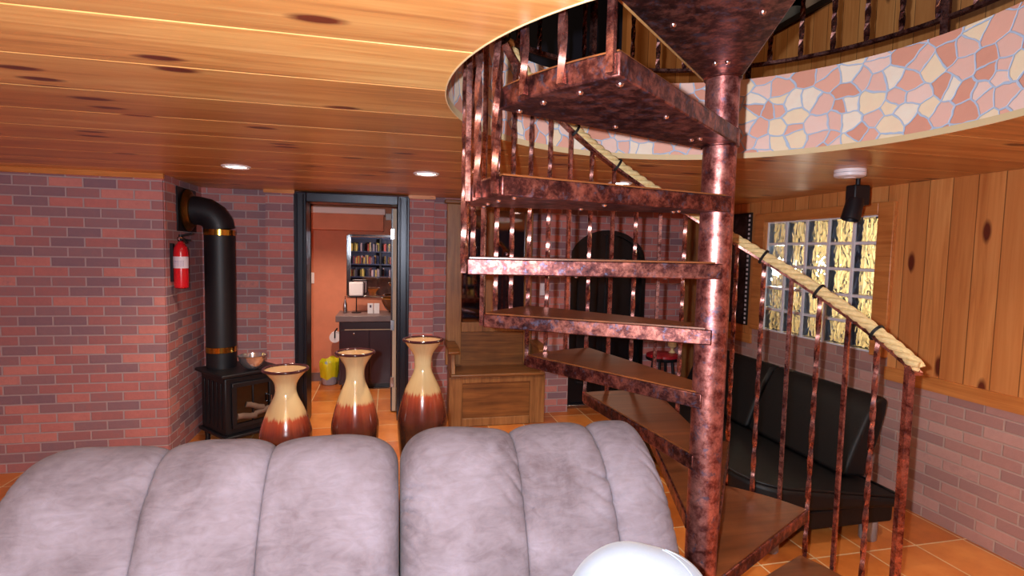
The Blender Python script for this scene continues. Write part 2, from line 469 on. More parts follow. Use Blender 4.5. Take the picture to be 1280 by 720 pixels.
for lp in st.data.loops:
    p = st.data.vertices[lp.vertex_index].co
    uv.data[lp.index].uv = ((math.atan2(p.y - RY, p.x - RX) + R_(100)) % (2 * PI) * RR, p.z)
struct('trim_2', ring(RR - .003, RR + .0005, CZ - .002, CZ + .024), plain('cream_edge_trim', (222, 196, 150), .5))
# upper storey
def annulus_floor():
    mb = MB(); n = 96; v = []; 
    for i in range(n):
        q = 2 * PI * i / n; c, s = math.cos(q), math.sin(q)
        t = min((5.3 - RX) / c if c > 1e-6 else ((-4.0 - RX) / c if c < -1e-6 else 1e9), (6.2 - RY) / s if s > 1e-6 else ((-2.2 - RY) / s if s < -1e-6 else 1e9))
        for z in (UZ - .03, UZ): v += [(RX + (RR + .03) * c, RY + (RR + .03) * s, z), (RX + t * c, RY + t * s, z)]
    f = []
    for i in range(n):
        j = (i + 1) % n
        f += [(i * 4, i * 4 + 1, j * 4 + 1, j * 4), (i * 4 + 2, j * 4 + 2, j * 4 + 3, i * 4 + 3), (i * 4, j * 4, j * 4 + 2, i * 4 + 2), (i * 4 + 1, i * 4 + 3, j * 4 + 3, j * 4 + 1)]
    return mb.add(v, f)
struct('floor_upper', annulus_floor(), M['tread_wood'], smooth=0)
UB = 4.5
struct('wall_upper_back', MB().box(2.03, 3.32, UB, UB + .1, UZ, 4.9), M['pine_wall_x'])
struct('wall_upper_far', MB().box(-4, 5.3, 6.0, 6.1, UZ, 4.9), M['dark_wall'])
struct('wall_upper_left', MB().box(-4.0, -3.9, -2.2, 6.1, UZ, 4.9), M['dark_wall'])
struct('wall_upper_right', MB().box(5.2, 5.3, -2.2, 6.1, UZ, 4.9), M['dark_wall'])
struct('wall_upper_front', MB().box(-4.0, 5.3, -2.2, -2.1, UZ, 4.9), M['dark_wall'])
struct('ceiling_upper', MB().box(-4.0, 5.3, -2.2, 6.1, 4.9, 5.0), M['dark_wall'])
struct('wall_upper_low', MB().box(3.2, 3.32, -.5, UB, UZ, 3.50), M['pine_wall'])
struct('trim_3', MB().box(3.17, 3.36, -.5, UB, 3.50, 3.545), M['black_metal'])

# lower walls
def wall_back():
    mb = MB(); y0, y1 = BW, BW + .14; zt = CZ + .03
    mb.box(-1.9, -.815, y0, y1, 0, zt); mb.box(-.815, .17, y0, y1, 2.03, zt); mb.box(.17, 1.755, y0, y1, 0, zt)
    cx, hw, zs, rise = 2.185, .43, 1.48, .355
    n = 24; xs = [cx - hw + 2 * hw * i / n for i in range(n + 1)]
    for a, b in zip(xs, xs[1:]):
        za = zs + rise * math.sqrt(max(0, 1 - ((a - cx) / hw) ** 2)); zb = zs + rise * math.sqrt(max(0, 1 - ((b - cx) / hw) ** 2))
        mb.add([(a, y0, za), (b, y0, zb), (b, y0, zt), (a, y0, zt), (a, y1, za), (b, y1, zb), (b, y1, zt), (a, y1, zt)],
               [(0, 1, 2, 3), (4, 7, 6, 5), (0, 4, 5, 1), (3, 2, 6, 7)])
    mb.box(2.615, RW, y0, y1, 0, zt)
    return mb
struct('wall_back', wall_back(), M['brick_x'], smooth=0)
def pier(n, x0, x1, trim=True):
    struct('trim_%d' % n, MB().box(x0, x1, BW - .1, BW, 0, CZ), M['brick_x'], smooth=0)
    if trim: struct('trim_%d' % (n + 1), MB().box(x0 - .01, x1 + .01, BW - .125, BW - .1, CZ - .03, CZ), M['pine_trim_x'])
pier(4, -1.05, -.82); pier(6, .175, .40); pier(8, 1.43, 1.75, False)
struct('wall_left', MB().box(-4.2, LW, 4.27, 5.3, 0, CZ + .03), M['brick_y'], smooth=0)
# the wall end: its room-facing side
struct('wall_left_end', MB().box(-4.2, LW + .015, 4.25, 4.27, 0, CZ), M['brick_x'], smooth=0)
struct('trim_10', MB().box(LW - .05, LW + .02, 4.27, 4.46, 0, CZ), M['brick_y'], smooth=0)
struct('trim_11', MB().box(-4.2, LW + .03, 4.225, 4.25, CZ - .035, CZ), M['pine_trim_x'])
struct('wall_far_left', MB().box(-4.3, -4.2, -2.2, 4.3, 0, CZ + .03), M['brick_y'], smooth=0)
struct('wall_front', MB().box(-4.2, RW + .1, -2.3, -2.2, 0, CZ + .03), M['dark_wall'])
# right wall with window opening
WY0, WY1, WZ0, WZ1 = 2.985, 4.11, .95, 1.90
mb = MB(); X0, X1 = RW, RW + .12
mb.box(X0, X1, -2.2, WY0, .83, CZ + .03); mb.box(X0, X1, WY1, BW + .1, .83, CZ + .03); mb.box(X0, X1, WY0, WY1, WZ1, CZ + .03)
struct('wall_right', mb, M['pine_wall'], smooth=0)
mb = MB(); mb.box(X0, X1, -2.2, BW + .1, 0, .83); mb.box(X0 - .004, X1, WY0 - .12, WY1 + .12, .83, WZ0)
struct('wall_right_low', mb, M['brick_pale'], smooth=0)
mb = MB(); mb.box(X0 - .022, X0, -2.2, WY0 - .12, .80, .885); mb.box(X0 - .022, X0, WY1 + .12, BW, .80, .885)
struct('trim_12', mb, M['pine_trim'])
struct('trim_13', MB().box(3.06, RW, BW - .022, BW, .0, CZ), M['oak'])
# window 1
w = bpy.data.objects.new('window_1', None); COL.objects.link(w); w['kind'] = 'structure'; w.location = (RW, 3.55, .95); ORG[w.name] = Vector(w.location)
mb = MB()
mb.box(X0 - .03, X0 + .002, WY1, WY1 + .13, WZ0 - .01, WZ1 + .08); mb.box(X0 - .03, X0 + .002, WY0 - .12, WY0, WZ0 - .01, WZ1 + .08)
mb.box(X0 - .03, X0 + .002, WY0, WY1, WZ1, WZ1 + .08)
obj('window_casing', mb, M['pine_trim'], w, bevel=.006)
mb = MB(); bx = MB(); cy = (WY1 - WY0) / 5; cz = (WZ1 - WZ0) / 5; t = .010
for i in range(6):
    y = WY0 + i * cy; mb.box(X0 + .012, X0 + .115, max(WY0, y - t), min(WY1, y + t), WZ0, WZ1)
    z = WZ0 + i * cz
    for k in range(5): mb.box(X0 + .016, X0 + .113, WY0 + k * cy + t, WY0 + (k + 1) * cy - t, max(WZ0, z - t), min(WZ1, z + t))
obj('block_mortar', mb, M['grout_white'], w, smooth=0)
for i in range(5):
    for k in range(5):
        bx = MB().box(X0 + .022, X0 + .118, WY0 + i * cy + t, WY0 + (i + 1) * cy - t, WZ0 + k * cz + t, WZ0 + (k + 1) * cz - t)
        obj('glass_block', bx, M['block'], w, bevel=.006)
struct('exterior_wall', MB().box(4.55, 4.65, 1.5, 7.5, -.1, 3.0), plain('sandstone_outside', (228, 196, 146), .8, var=.25))
struct('exterior_ground', MB().box(RW + .12, 4.65, 1.5, 7.5, -.12, -.02), plain('outside_paving', (120, 104, 88), .8, var=.2))

# ------------------------------------------------------------------ doorway and the room beyond
dr = bpy.data.objects.new('door_1', None); COL.objects.link(dr); dr['kind'] = 'structure'; dr.location = (-.32, BW, 0); ORG[dr.name] = Vector(dr.location)
mb = MB(); ya, yb = BW - .125, BW + .155
mb.box(-.815, -.715, ya, yb, 0, 2.075); mb.box(.07, .175, ya, yb, 0, 2.075); mb.box(-.715, .07, ya, yb, 1.995, 2.075)
for x0, x1 in ((-.80, -.785), (-.745, -.73), (.085, .10), (.145, .16)): mb.box(x0, x1, ya - .012, ya, 0, 2.06)
obj('door_casing', mb, M['dark_blue'], dr, bevel=.006)
mb = MB(); mb.box(.015, .068, BW + .16, BW + .90, .01, 1.985)
lf = obj('door_leaf', mb, M['vanity'], dr, bevel=.003)
obj('door_edge', MB().box(.03, .064, BW + .150, BW + .1605, .012, 1.98), M['cream'], lf)
for z in (.30, .86, 1.74):
    obj('hinge', MB().box(.010, .045, BW + .138, BW + .152, z - .05, z + .05), M['steel'], lf, bevel=.002)
struct('wall_bath_back', MB().box(-1.3, 1.1, 6.65, 6.75, 0, 2.2), M['orange_wall'])
struct('wall_bath_left', MB().box(-1.3, -1.2, BW + .14, 6.7, 0, 2.2), M['orange_wall'])
struct('wall_bath_right', MB().box(1.0, 1.1, BW + .14, 6.7, 0, 2.2), M['orange_wall'])
struct('ceiling_bath', MB().box(-1.3, 1.1, BW + .06, 6.75, 2.12, 2.2), M['bath_ceiling'])
struct('beam_bath', MB().box(-1.2, -.07, 6.30, 6.65, 1.80, 2.0), M['orange_wall'])
mb = MB(); mb.box(-1.2, -.05, 6.28, 6.65, 1.98, 2.05); mb.box(-.05, 1.0, 6.60, 6.65, 1.94, 2.02)
struct('trim_14', mb, M['white_paint'], bevel=.008)
struct('baseboard_bath', MB().box(-1.2, -.5, 6.635, 6.65, 0, .10), M['counter'])
# arched black double door
d2 = bpy.data.objects.new('door_2', None); COL.objects.link(d2); d2['kind'] = 'structure'; d2.location = (2.185, BW, 0); ORG[d2.name] = Vector(d2.location)
def archpoly(cx, hw, zs, rise, z0=0, n=24):
    p = [(cx - hw, z0)] + [(cx - hw * math.cos(PI * i / n), zs + rise * math.sin(PI * i / n)) for i in range(n + 1)] + [(cx + hw, z0)]
    return p
obj('door_leaf', MB().slab(archpoly(2.185, .44, 1.48, .36, .04), lambda a, b, s: (a, BW + .06 + .05 * s, b)), M['black_door'], d2, smooth=0)
fr = MB(); P0 = archpoly(2.185, .43, 1.48, .355); P1 = archpoly(2.185, .385, 1.48, .31)
for i in range(len(P0) - 1):
    q = [P0[i], P0[i + 1], P1[i + 1], P1[i]]
    fr.slab(q, lambda a, b, s: (a, BW + .015 + .05 * s, b))
obj('door_frame', fr, M['black_door'], d2, smooth=0)
mb = MB(); mb.box(2.178, 2.192, BW + .045, BW + .06, .04, 1.80)
for cx in (2.0, 2.37):
    for x in (-.11, .11): mb.box(cx + x - .012, cx + x + .012, BW + .048, BW + .06, .25, 1.55)
    for z in (.25, .8, 1.53): mb.box(cx - .11, cx + .11, BW + .048, BW + .06, z - .012, z + .012)
obj('panel_moulding', mb, M['black_metal'], d2, bevel=.003)
obj('door_pull', MB().tube([(2.215, BW + .05, 1.0), (2.215, BW + .005, 1.0), (2.215, BW + .005, 1.18), (2.215, BW + .05, 1.18)], .008, 8), M['steel'], d2)
obj('threshold', MB().box(1.757, 2.613, BW - .01, BW + .12, 0, .035), M['steel'], d2, bevel=.004)

# ------------------------------------------------------------------ spiral stair
T0, DT, TW, TR, RP = 235.6, 24.57, 26.5, .8515, .055
RISE = .225
def zt(k): return 1.575 - (k - 2) * RISE
S = thing('spiral_staircase', 'copper spiral staircase with rope handrail rising through round stone-edged opening', 'staircase', (PX, PY, 0))
mb = MB().tube([(PX, PY, 0), (PX, PY, 3.6)], RP, 40)
pole = obj('pole', mb, M['copper'], S)
obj('base_plate', MB().lathe([(.10, 0), (.10, .012), (.07, .014), (.07, .03), (0.0, .03)], (PX, PY, 0)), M['copper_pan'], S)
def tread_poly(k, inset=0, U=None, L=None, r=TR):
    U = T0 - k * DT if U is None else U; L = U - TW if L is None else L
    rp = RP + .004
    p = []
    n0 = 8
    a_s, a_e = U + 90, L - 90
    c0 = polar(a_s, rp - inset); p.append(c0)
    n = 10
    ia = math.degrees(inset / r) 
    for i in range(n + 1):
        p.append(polar(U - ia - (U - L - 2 * ia) * i / n, r - inset))
    p.append(polar(a_e, rp - inset))
    return p
for k in range(-1, 9):
    z = zt(k); U = T0 - k * DT; L = U - TW
    if k == -1: U, L = 262.5, 231.0
    r = TR if k >= 0 else .9
    tr = obj('tread', MB().prism(tread_poly(k, 0, U, L, r), z - .055, z - .002), M['copper_pan'], S, bevel=.004, smooth=30)
    obj('tread_board', MB().prism(tread_poly(k, .007, U, L, r), z - .006, z + .003), M['tread_wood'], tr, smooth=0, label='brown wood board')
    if k < 1: obj('collar', MB().lathe([(RP + .001, z - .060), (RP + .007, z - .058), (RP + .007, z - .002), (RP + .001, z)], (PX, PY, 0), 32), M['copper_pan'], tr)
    if k in (-1, 0, 1, 2):
        for rr, fa in ((.82, .06), (.82, .34), (.82, .66), (.82, .94), (.5, .12), (.5, .88), (.22, .3), (.22, .7)):
            a = L + (U - L) * fa; p = polar(a, rr * (r / TR) - .02, 0)
            if rr < .3: p = polar(a, rr * .75, 0)
            obj('bolt', MB().lathe([(0, z - .062), (.005, z - .0615), (.008, z - .058), (.009, z - .054)], (p.x, p.y, 0), 12), M['bolt'], tr)
    if k == -1:
        a = polar(L, .9, 0); b = polar(L, .07, 0); q = R_(L - 90 + A0); d = Vector((math.cos(q), math.sin(q), 0)) * .012
        e = MB(); vs = []
        off = Vector((math.cos(q), math.sin(q), 0)) * (RP + .0)
        bb = polar(L - 90, RP + .004, 0)
        e.add([Vector((a.x, a.y, z - .05)), Vector((bb.x, bb.y, z - .05)), Vector((bb.x, bb.y, z)), Vector((a.x, a.y, z)),
               Vector((a.x, a.y, z - .05)) + d, Vector((bb.x, bb.y, z - .05)) + d, Vector((bb.x, bb.y, z)) + d, Vector((a.x, a.y, z)) + d],
              [(0, 1, 2, 3), (7, 6, 5, 4), (0, 4, 5, 1), (1, 5, 6, 2), (2, 6, 7, 3), (3, 7, 4, 0)])
        obj('edge_strip', e, M['edge_wood'], tr, label='pale wood edge strip', bevel=.003)
RB = .864
def rail_z(a): return 1.225 + .0092 * (a - 16.2)
DA = DT / 3
for k in range(0, 9):
    for j in range(3):
        a = T0 - k * DT - 1.1 - j * DA
        if a < 14: continue
        z0 = zt(k) - .050
        p0 = polar(a, RB, z0); p1 = polar(a, RB, rail_z(a))
        tw = 0.0 if (k + j) % 3 == 0 else 2 * PI * 2.4
        obj('baluster', MB().sqbar(p0, p1, .016, R_(a + A0), tw, 48 if tw else 1), M['copper_bar'], S, smooth=25)
def helix(a0, a1, r, dz, n):
    return [polar(a0 + (a1 - a0) * i / n, r, rail_z(a0 + (a1 - a0) * i / n) + dz) for i in range(n + 1)]
A_LO, A_HI = 10.0, 258.0
pth = helix(A_LO, A_HI, RB, 0, 150)
def hframe(i):
    p = pth[i]; rad = Vector((p.x - PX, p.y - PY, 0)).normalized(); return rad, Vector((0, 0, 1))
obj('rail_bar', MB().sweep(pth, hframe, [(-.019, -.006), (.019, -.006), (.019, .006), (-.019, .006)]), M['copper_bar'], S, smooth=30)
NR = 520
rp = helix(A_LO, A_HI, RB, .026, NR)
rope = MB(); Ltot = sum((rp[i + 1] - rp[i]).length for i in range(NR))
for sidx in range(3):
    path = []
    for i in range(NR + 1):
        p = rp[i]; rad = Vector((p.x - PX, p.y - PY, 0)).normalized()
        t = (rp[min(i + 1, NR)] - rp[max(i - 1, 0)]).normalized(); up = rad.cross(t).normalized()
        ph = 2 * PI * (sidx / 3 + i / NR * Ltot / .135)
        path.append(p + (rad * math.cos(ph) + up * math.sin(ph)) * .0128)
    rope.tube(path, .0128, 8)
obj('rope', rope, M['rope'], S, label='twisted cream rope handrail')
for a in [22, 38.4, 54.6, 70.5, 86.5, 102.5, 118.5, 134.5, 150.5, 166.5, 182.5, 198.5, 214.5, 230.5, 246.5]:
    c = polar(a, RB, rail_z(a) + .020); rad = Vector(polar(a, 1, 0)) - Vector((PX, PY, 0)); rad.normalize()
    t = (polar(a + 1, RB, rail_z(a + 1)) - polar(a - 1, RB, rail_z(a - 1))).normalized(); up = rad.cross(t)
    loop = [c + rad * math.cos(q) * .027 + up * math.sin(q) * .034 for q in [2 * PI * i / 20 for i in range(20)]]
    tie = MB()
    for off in (-.003, .003): tie.tube([p + t * off for p in loop], .0034, 6, closed=True)
    obj('rope_tie', tie, M['rubber'], S, label='black tie binding the rope')
# end post of the handrail
obj('newel_post', MB().sqbar(polar(12.4, RB, .06), polar(12.4, RB, rail_z(12.4) + .02), .026, R_(A0)), M['copper_bar'], S)

# guard rail round the opening upstairs
G = thing('guard_railing', 'copper guard railing curving around the round opening upstairs', 'railing', (RX, RY, UZ))
GR = RR + .055
def arc(a0, a1, r, z, n): return [polar(a0 + (a1 - a0) * i / n, r, z, (RX, RY)) for i in range(n + 1)]
for nm, z, w, h in (('bottom_rail', UZ + .08, .014, .007), ('top_rail', UZ + .93, .02, .008)):
    p_ = arc(-25, 200, GR, z, 90)
    obj(nm, MB().sweep(p_, lambda i: ((p_[i] - Vector((RX, RY, z))).normalized(), Vector((0, 0, 1))), [(-w, -h), (w, -h), (w, h), (-w, h)]), M['copper_bar'], G, smooth=30)
a = -24
while a < 200:
    obj('baluster', MB().sqbar(polar(a, GR, UZ + .08, (RX, RY)), polar(a, GR, UZ + .93, (RX, RY)), .017, R_(a), 2 * PI * 2.5, 30), M['copper_bar'], G, smooth=25)
    a += 7.6
for a in (-25, 20, 65, 110, 155, 200):
    obj('post', MB().sqbar(polar(a, GR, UZ, (RX, RY)), polar(a, GR, UZ + .96, (RX, RY)), .026, R_(a)), M['copper_bar'], G)

# ------------------------------------------------------------------ grey sofa
SF = thing('sofa', 'taupe microsuede two-seat sofa with puffy channelled backs in front of the vases', 'sofa', (.03, 1.3, 0))
def catmull(pts, n):
    out = []; m = len(pts)
    for i in range(m):
        p0, p1, p2, p3 = [Vector(pts[(i + k - 1) % m]) for k in range(4)]
        for j in range(n):
            t = j / n
            out.append(.5 * ((2 * p1) + (-p0 + p2) * t + (2 * p0 - 5 * p1 + 4 * p2 - p3) * t * t + (-p0 + 3 * p1 - 3 * p2 + p3) * t ** 3))
    return out
BACKP = [(1.40, .40), (1.405, .52), (1.435, .66), (1.495, .80), (1.575, .915), (1.675, .985), (1.775, .995), (1.85, .94), (1.875, .82), (1.87, .6), (1.86, .40), (1.65, .36)]
def back_cushion(x0, x1, seams, grow0, grow1, seed):
    prof = catmull(BACKP, 22); n = len(prof)
    cen = Vector((1.65, .62)); 
    nrm = []
    for i in range(n):
        t = prof[(i + 1) % n] - prof[i - 1]; v = Vector((t.y, -t.x)).normalized()
        if v.dot(prof[i] - cen) < 0: v = -v
        nrm.append(v)
    us = []; NU = 60
    ch = list(zip(seams, seams[1:]))
    for a, b in ch:
        for i in range(NU):
            t = i / NU; t = .5 - .5 * math.cos(PI * t); us.append((a + (b - a) * t, t, a, b))
    us.append((seams[-1], 1.0, seams[-2], seams[-1]))
    v = []; f = []
    for (u, t, a, b) in us:
        e = 2 * t - 1
        left = e < 0
        endL = a == seams[0] and left; endR = b == seams[-1] and not left
        x = x0 + (x1 - x0) * u
        for i, p in enumerate(prof):
            z = p.y; hz = max(0, min(1, (1.0 - z) / .6))
            if endL or endR:
                d = .11 * (1 - max(0, 1 - abs(e) ** 3.2) ** .5)
                if endR and grow1 > .03: d *= 1.15
            else: d = .034 * (1 - max(0, 1 - abs(e) ** 3.0) ** .5)
            # gathers beside the seams
            sd = (1 - abs(e)) * (b - a) * abs(x1 - x0) * .5
            w = math.exp(-sd / .07) if not (endL or endR) else math.exp(-max(0, sd - .02) / .055)
            ph = noise.noise(Vector((x * 6, z * 7, seed))) * 5
            en = endL or endR
            k1 = z * 62 + ph + x * 26 + 9 * noise.noise(Vector((x * 2.2, z * 3.0, seed + 5)))
            am = max(0.0, .5 + 1.6 * noise.noise(Vector((x * 1.7, z * 4.2, seed + 9))))
            slant = k1 + (1 - abs(e)) * (3.0 if en else .5) * (1 if left else -1)
            gather = -(.017 if not en else .024) * min(1, max(0, (1.0 - z) / .12)) * w * am * max(0, 1 - abs(math.sin(slant))) ** 2.0
            lump = .012 * noise.noise(Vector((x * 3.2, z * 3.6, seed + 3))) + .004 * noise.noise(Vector((x * 11, z * 13, seed)))
            q = p - nrm[i] * (d - gather - lump)
            gx = x
            if grow1: gx += grow1 * hz * max(0, (u - .55) / .45)
            if grow0: gx -= grow0 * hz * max(0, (.45 - u) / .45)
            v.append((gx, q.x, q.y))
    m = len(us)
    for j in range(m - 1):
        for i in range(n):
            i2 = (i + 1) % n
            f.append((j * n + i, j * n + i2, (j + 1) * n + i2, (j + 1) * n + i))
    f.append(tuple(range(n - 1, -1, -1))); f.append(tuple((m - 1) * n + i for i in range(n)))
    return MB().add(v, f)
b1 = obj('back_cushion', back_cushion(.036, .895, [0, .435, .765, 1], 0, .06, 1.3), M['suede'], SF, smooth=60)
b2 = obj('back_cushion', back_cushion(-1.02, .032, [0, .352, .637, 1], .06, 0, 6.1), M['suede'], SF, smooth=60)
mb = MB().box(-1.04, .93, .62, 1.86, .10, .30)
obj('base', mb, M['suede'], SF, bevel=.03, seg=4)
for x0, x1 in ((-1.01, .028), (.038, .90)):
    sc = MB().ball(((x0 + x1) / 2, 1.0, .33), (x1 - x0) / 2, .42, .095, 40, 20, .35)
    obj('seat_cushion', sc, M['suede'], SF)
for xc in (-1.14, 1.03):
    am = MB().ball((xc, .96, .29), .11, .36, .22, 32, 20, .35)
    obj('arm', am, M['suede'], SF)
for x in (-1.0, .86):
    for y in (.72, 1.76): obj('foot', MB().lathe([(.03, 0), (.035, .05), (.035, .11)], (x, y, 0), 16), M['vanity'], SF)
# white cushion
PM = Matrix.Translation((.600, 1.14, .648)) @ Matrix.Rotation(R_(-14), 4, 'Z') @ Matrix.Rotation(R_(-20), 4, 'X') @ Matrix.Rotation(R_(8), 4, 'Y')
PW = thing('throw_pillow', 'plump white round-cornered throw pillow propped on the sofa seat, close to the camera', 'pillow', (.62, 1.14, .47))
def sgp(x, p): return math.copysign(abs(x) ** p, x)
def cush(th, ph, g=1.0):
    e = .80
    return Vector((.192 * g * sgp(math.cos(ph), e) * sgp(math.cos(th), e), .125 * g * sgp(math.cos(ph), e) * sgp(math.sin(th), e) , .222 * g * sgp(math.sin(ph), e)))
mb = MB(); mb.M = PM
v = []; f = []; n, m_ = 64, 40
for j in range(m_ + 1):
    for i in range(n):
        p = cush(2 * PI * i / n, -PI / 2 + PI * j / m_); p += p.normalized() * .008 * noise.noise(p * 7); v.append(p)
for j in range(m_):
    for i in range(n):
        i2 = (i + 1) % n; f.append((j * n + i, j * n + i2, j * n + n + i2, j * n + n + i))
mb.add(v, f)
obj('pillow_body', mb, M['cotton'], PW, smooth=80)
for th in (-26, -48):
    mb = MB(); mb.M = PM
    mb.tube([cush(R_(th), R_(-80 + 160 * i / 40), 1.003) for i in range(41)], .0024, 8)
    obj('piping', mb, M['cotton'], PW)

# ------------------------------------------------------------------ three vases
def vase(x, y, H, rim, neck, zn, belly, zb, label):
    t = thing('vase', label, 'vase', (x, y, 0), 'three drip-glazed vases behind the sofa')
    ctl = [(belly * .58, 0.0), (belly * .66, .03), (belly * .86, zb * .5), (belly, zb), (belly * .93, zb + (zn - zb) * .26), (belly * .70, zb + (zn - zb) * .58), (neck * 1.10, zb + (zn - zb) * .85), (neck, zn), (neck * 1.16, zn + (H - zn) * .35), (rim * .78, zn + (H - zn) * .72), (rim * .96, H - .006)]
    pts = []
    for i in range(len(ctl) - 1):
        p0 = Vector(ctl[max(i - 1, 0)]); p1 = Vector(ctl[i]); p2 = Vector(ctl[i + 1]); p3 = Vector(ctl[min(i + 2, len(ctl) - 1)])
        for j in range(6):
            q = j / 6
            pts.append(.5 * ((2 * p1) + (-p0 + p2) * q + (2 * p0 - 5 * p1 + 4 * p2 - p3) * q * q + (-p0 + 3 * p1 - 3 * p2 + p3) * q ** 3))
    pts.append(Vector(ctl[-1]))
    prof = [(p.x, p.y) for p in pts]
    inner = [(p.x - .008, p.y) for p in reversed(pts) if p.y > zb * .6]
    obj('body', MB().lathe(prof, (x, y, 0), 64), m_vase(H), t, smooth=70)
    obj('lining', MB().lathe([(r, z - .003) for r, z in inner] + [(0, zb * .6)], (x, y, 0), 48), M_LIN, t, smooth=70, label='red-brown glazed inside')
    rm = [(x + rim * .955 * math.cos(2 * PI * i / 64), y + rim * .955 * math.sin(2 * PI * i / 64), H - .003) for i in range(64)]
    obj('rim', MB().tube(rm, .0085, 10, closed=True), M_RIM, t, label='dark glossy rim')
M_LIN = plain('red_brown_lining', (150, 66, 44), .2, 0, .6, .2)
M_RIM = plain('dark_plum_rim', (66, 34, 40), .12, 0, .6, coat=.6)
vase(-.592, 3.3, .885, .128, .059, .772, .146, .47, 'short cream and red-brown drip-glazed vase beside the stove')
vase(-.199, 3.3, .975, .115, .054, .850, .140, .49, 'middle-height cream and red-brown drip-glazed vase in front of the doorway')
vase(.205, 3.3, 1.046, .123, .052, .905, .153, .50, 'tallest cream to dark red drip-glazed vase beside the wooden hall bench')

# ------------------------------------------------------------------ stove, pipe, bowl
ST = thing('wood_stove', 'black cast-iron corner stove with glass door and logs against brick walls', 'stove', (-1.20, 4.72, 0))
SM = Matrix.Translation((-1.195, 4.70, 0)) @ Matrix.Rotation(R_(40), 4, 'Z')
def sbox(*a):
    m = MB(); m.M = SM; return m.box(*a)
hw, hd = .215, .20
mb = sbox(-hw, hw, -hd, hd, .12, .575); body = obj('body', mb, M['black_metal'], ST, bevel=.012)
obj('top_plate', sbox(-hw - .035, hw + .035, -hd - .035, hd + .035, .58, .607), M['black_metal'], ST, bevel=.008)
obj('base_ledge', sbox(-hw - .02, hw + .02, -hd - .05, hd + .02, .10, .125), M['black_metal'], ST, bevel=.006)
for sx in (-1, 1):
    for sy in (-1, 1):
        m = MB(); m.M = SM; m.lathe([(.022, 0), (.018, .03), (.024, .10)], (sx * (hw - .03), sy * (hd - .03), 0), 14); obj('leg', m, M['black_metal'], ST)
m = MB(); m.M = SM
x0, x1, z0, z1, fw = -.165, .165, .17, .53, .035
m.box(x0, x1, -hd - .022, -hd, z0, z0 + fw); m.box(x0, x1, -hd - .022, -hd, z1 - fw, z1); m.box(x0, x0 + fw, -hd - .022, -hd, z0 + fw, z1 - fw); m.box(x1 - fw, x1, -hd - .022, -hd, z0 + fw, z1 - fw)
m.box(-.006, .006, -hd - .018, -hd - .004, z0 + fw, z1 - fw)
dor = obj('door', m, M['black_metal'], ST, bevel=.004)
obj('door_glass', sbox(x0 + fw, x1 - fw, -hd - .008, -hd - .001, z0 + fw, z1 - fw), M['glass_black'], dor)
for (lx, lz, r, ang) in ((-.05, .25, .028, 8), (.06, .262, .026, -14), (.015, .318, .026, 20)):
    m = MB(); m.M = SM @ Matrix.Translation((lx, -hd - .006, lz)) @ Matrix.Rotation(R_(ang), 4, 'Y')
    m.tube([(-.075, 0, 0), (-.03, .0, .004), (.03, 0, -.003), (.075, 0, .002)], r * .85, 12); obj('log', m, M['log'], ST)
m = MB(); m.M = SM; m.tube([(.13, -hd - .022, .33), (.13, -hd - .05, .33), (.13, -hd - .05, .39), (.13, -hd - .022, .39)], .007, 8); obj('handle', m, M['steel'], dor)
for i in range(5):
    obj('side_rib', sbox(-hw - .006, -hw + .002, -hd + .05 + i * .07, -hd + .075 + i * .07, .17, .53), M['black_metal'], body, bevel=.002)
PCX, PCY = -1.338, 4.73
FP = thing('flue_pipe', 'fat black stove pipe with brass bands bending into the left brick wall', 'pipe', (PCX, PCY, .607))
zb_, rr, ze = .607, .112, 1.72
path = [(PCX, PCY, zb_), (PCX, PCY, ze)]
obj('pipe', MB().tube([(PCX, PCY, zb_ + (ze - zb_) * i / 6) for i in range(7)], rr, 40), M['black_matte'], FP)
eb = [(PCX - .15 * (1 - math.cos(PI / 2 * i / 8)), PCY, ze + .15 * math.sin(PI / 2 * i / 8)) for i in range(9)]
mb = MB()
for i in range(4): mb.tube([Vector(eb[2 * i]), Vector(eb[2 * i + 2])], rr * 1.01, 40)
mb.tube([eb[-1], (LW + .03, PCY, eb[-1][2])], rr, 40)
mb = MB(); mb.tube([eb[0], eb[2], eb[4], eb[6], eb[8], (LW + .02, PCY, eb[8][2])], rr * 1.01, 40)
obj('elbow', mb, M['black_matte'], FP, smooth=20)
for z in (.755, 1.70):
    obj('brass_band', MB().lathe([(rr, z - .024), (rr + .004, z - .022), (rr + .004, z + .022), (rr, z + .024)], (PCX, PCY, 0), 48), M['brass'], FP, label='polished brass band')
zc = eb[8][2]
obj('wall_plate', MB().box(LW + .002, LW + .012, PCY - .2, PCY + .2, zc - .17, zc + .17), M['black_metal'], FP, bevel=.003)
obj('thimble_ring', MB().lathe([(rr + .002, LW + .012), (rr + .05, LW + .014), (rr + .055, LW + .025), (rr + .03, LW + .04), (rr + .02, LW + .055), (rr + .002, LW + .058)], (0, PCY, zc), 48, 'x'), M['old_brass'], FP, label='dull brass ring at the wall')
bw = thing('bowl', 'small shiny steel bowl on top of the black stove', 'bowl', (-1.075, 4.60, .607))
bp = [(.03, 0), (.045, .004), (.075, .03), (.098, .075), (.106, .112)]
obj('bowl_body', MB().lathe([(r, z + .607) for r, z in bp] + [(r - .004, z + .609) for r, z in reversed(bp)] + [(0, .612)], (-1.075, 4.60, 0), 48), plain('bowl_steel', (214, 216, 224), .16, .85), bw, smooth=60)
rm = [(-1.075 + .106 * math.cos(2 * PI * i / 48), 4.60 + .106 * math.sin(2 * PI * i / 48), .719) for i in range(48)]
obj('rim', MB().tube(rm, .004, 8, closed=True), M['chrome'], bw)

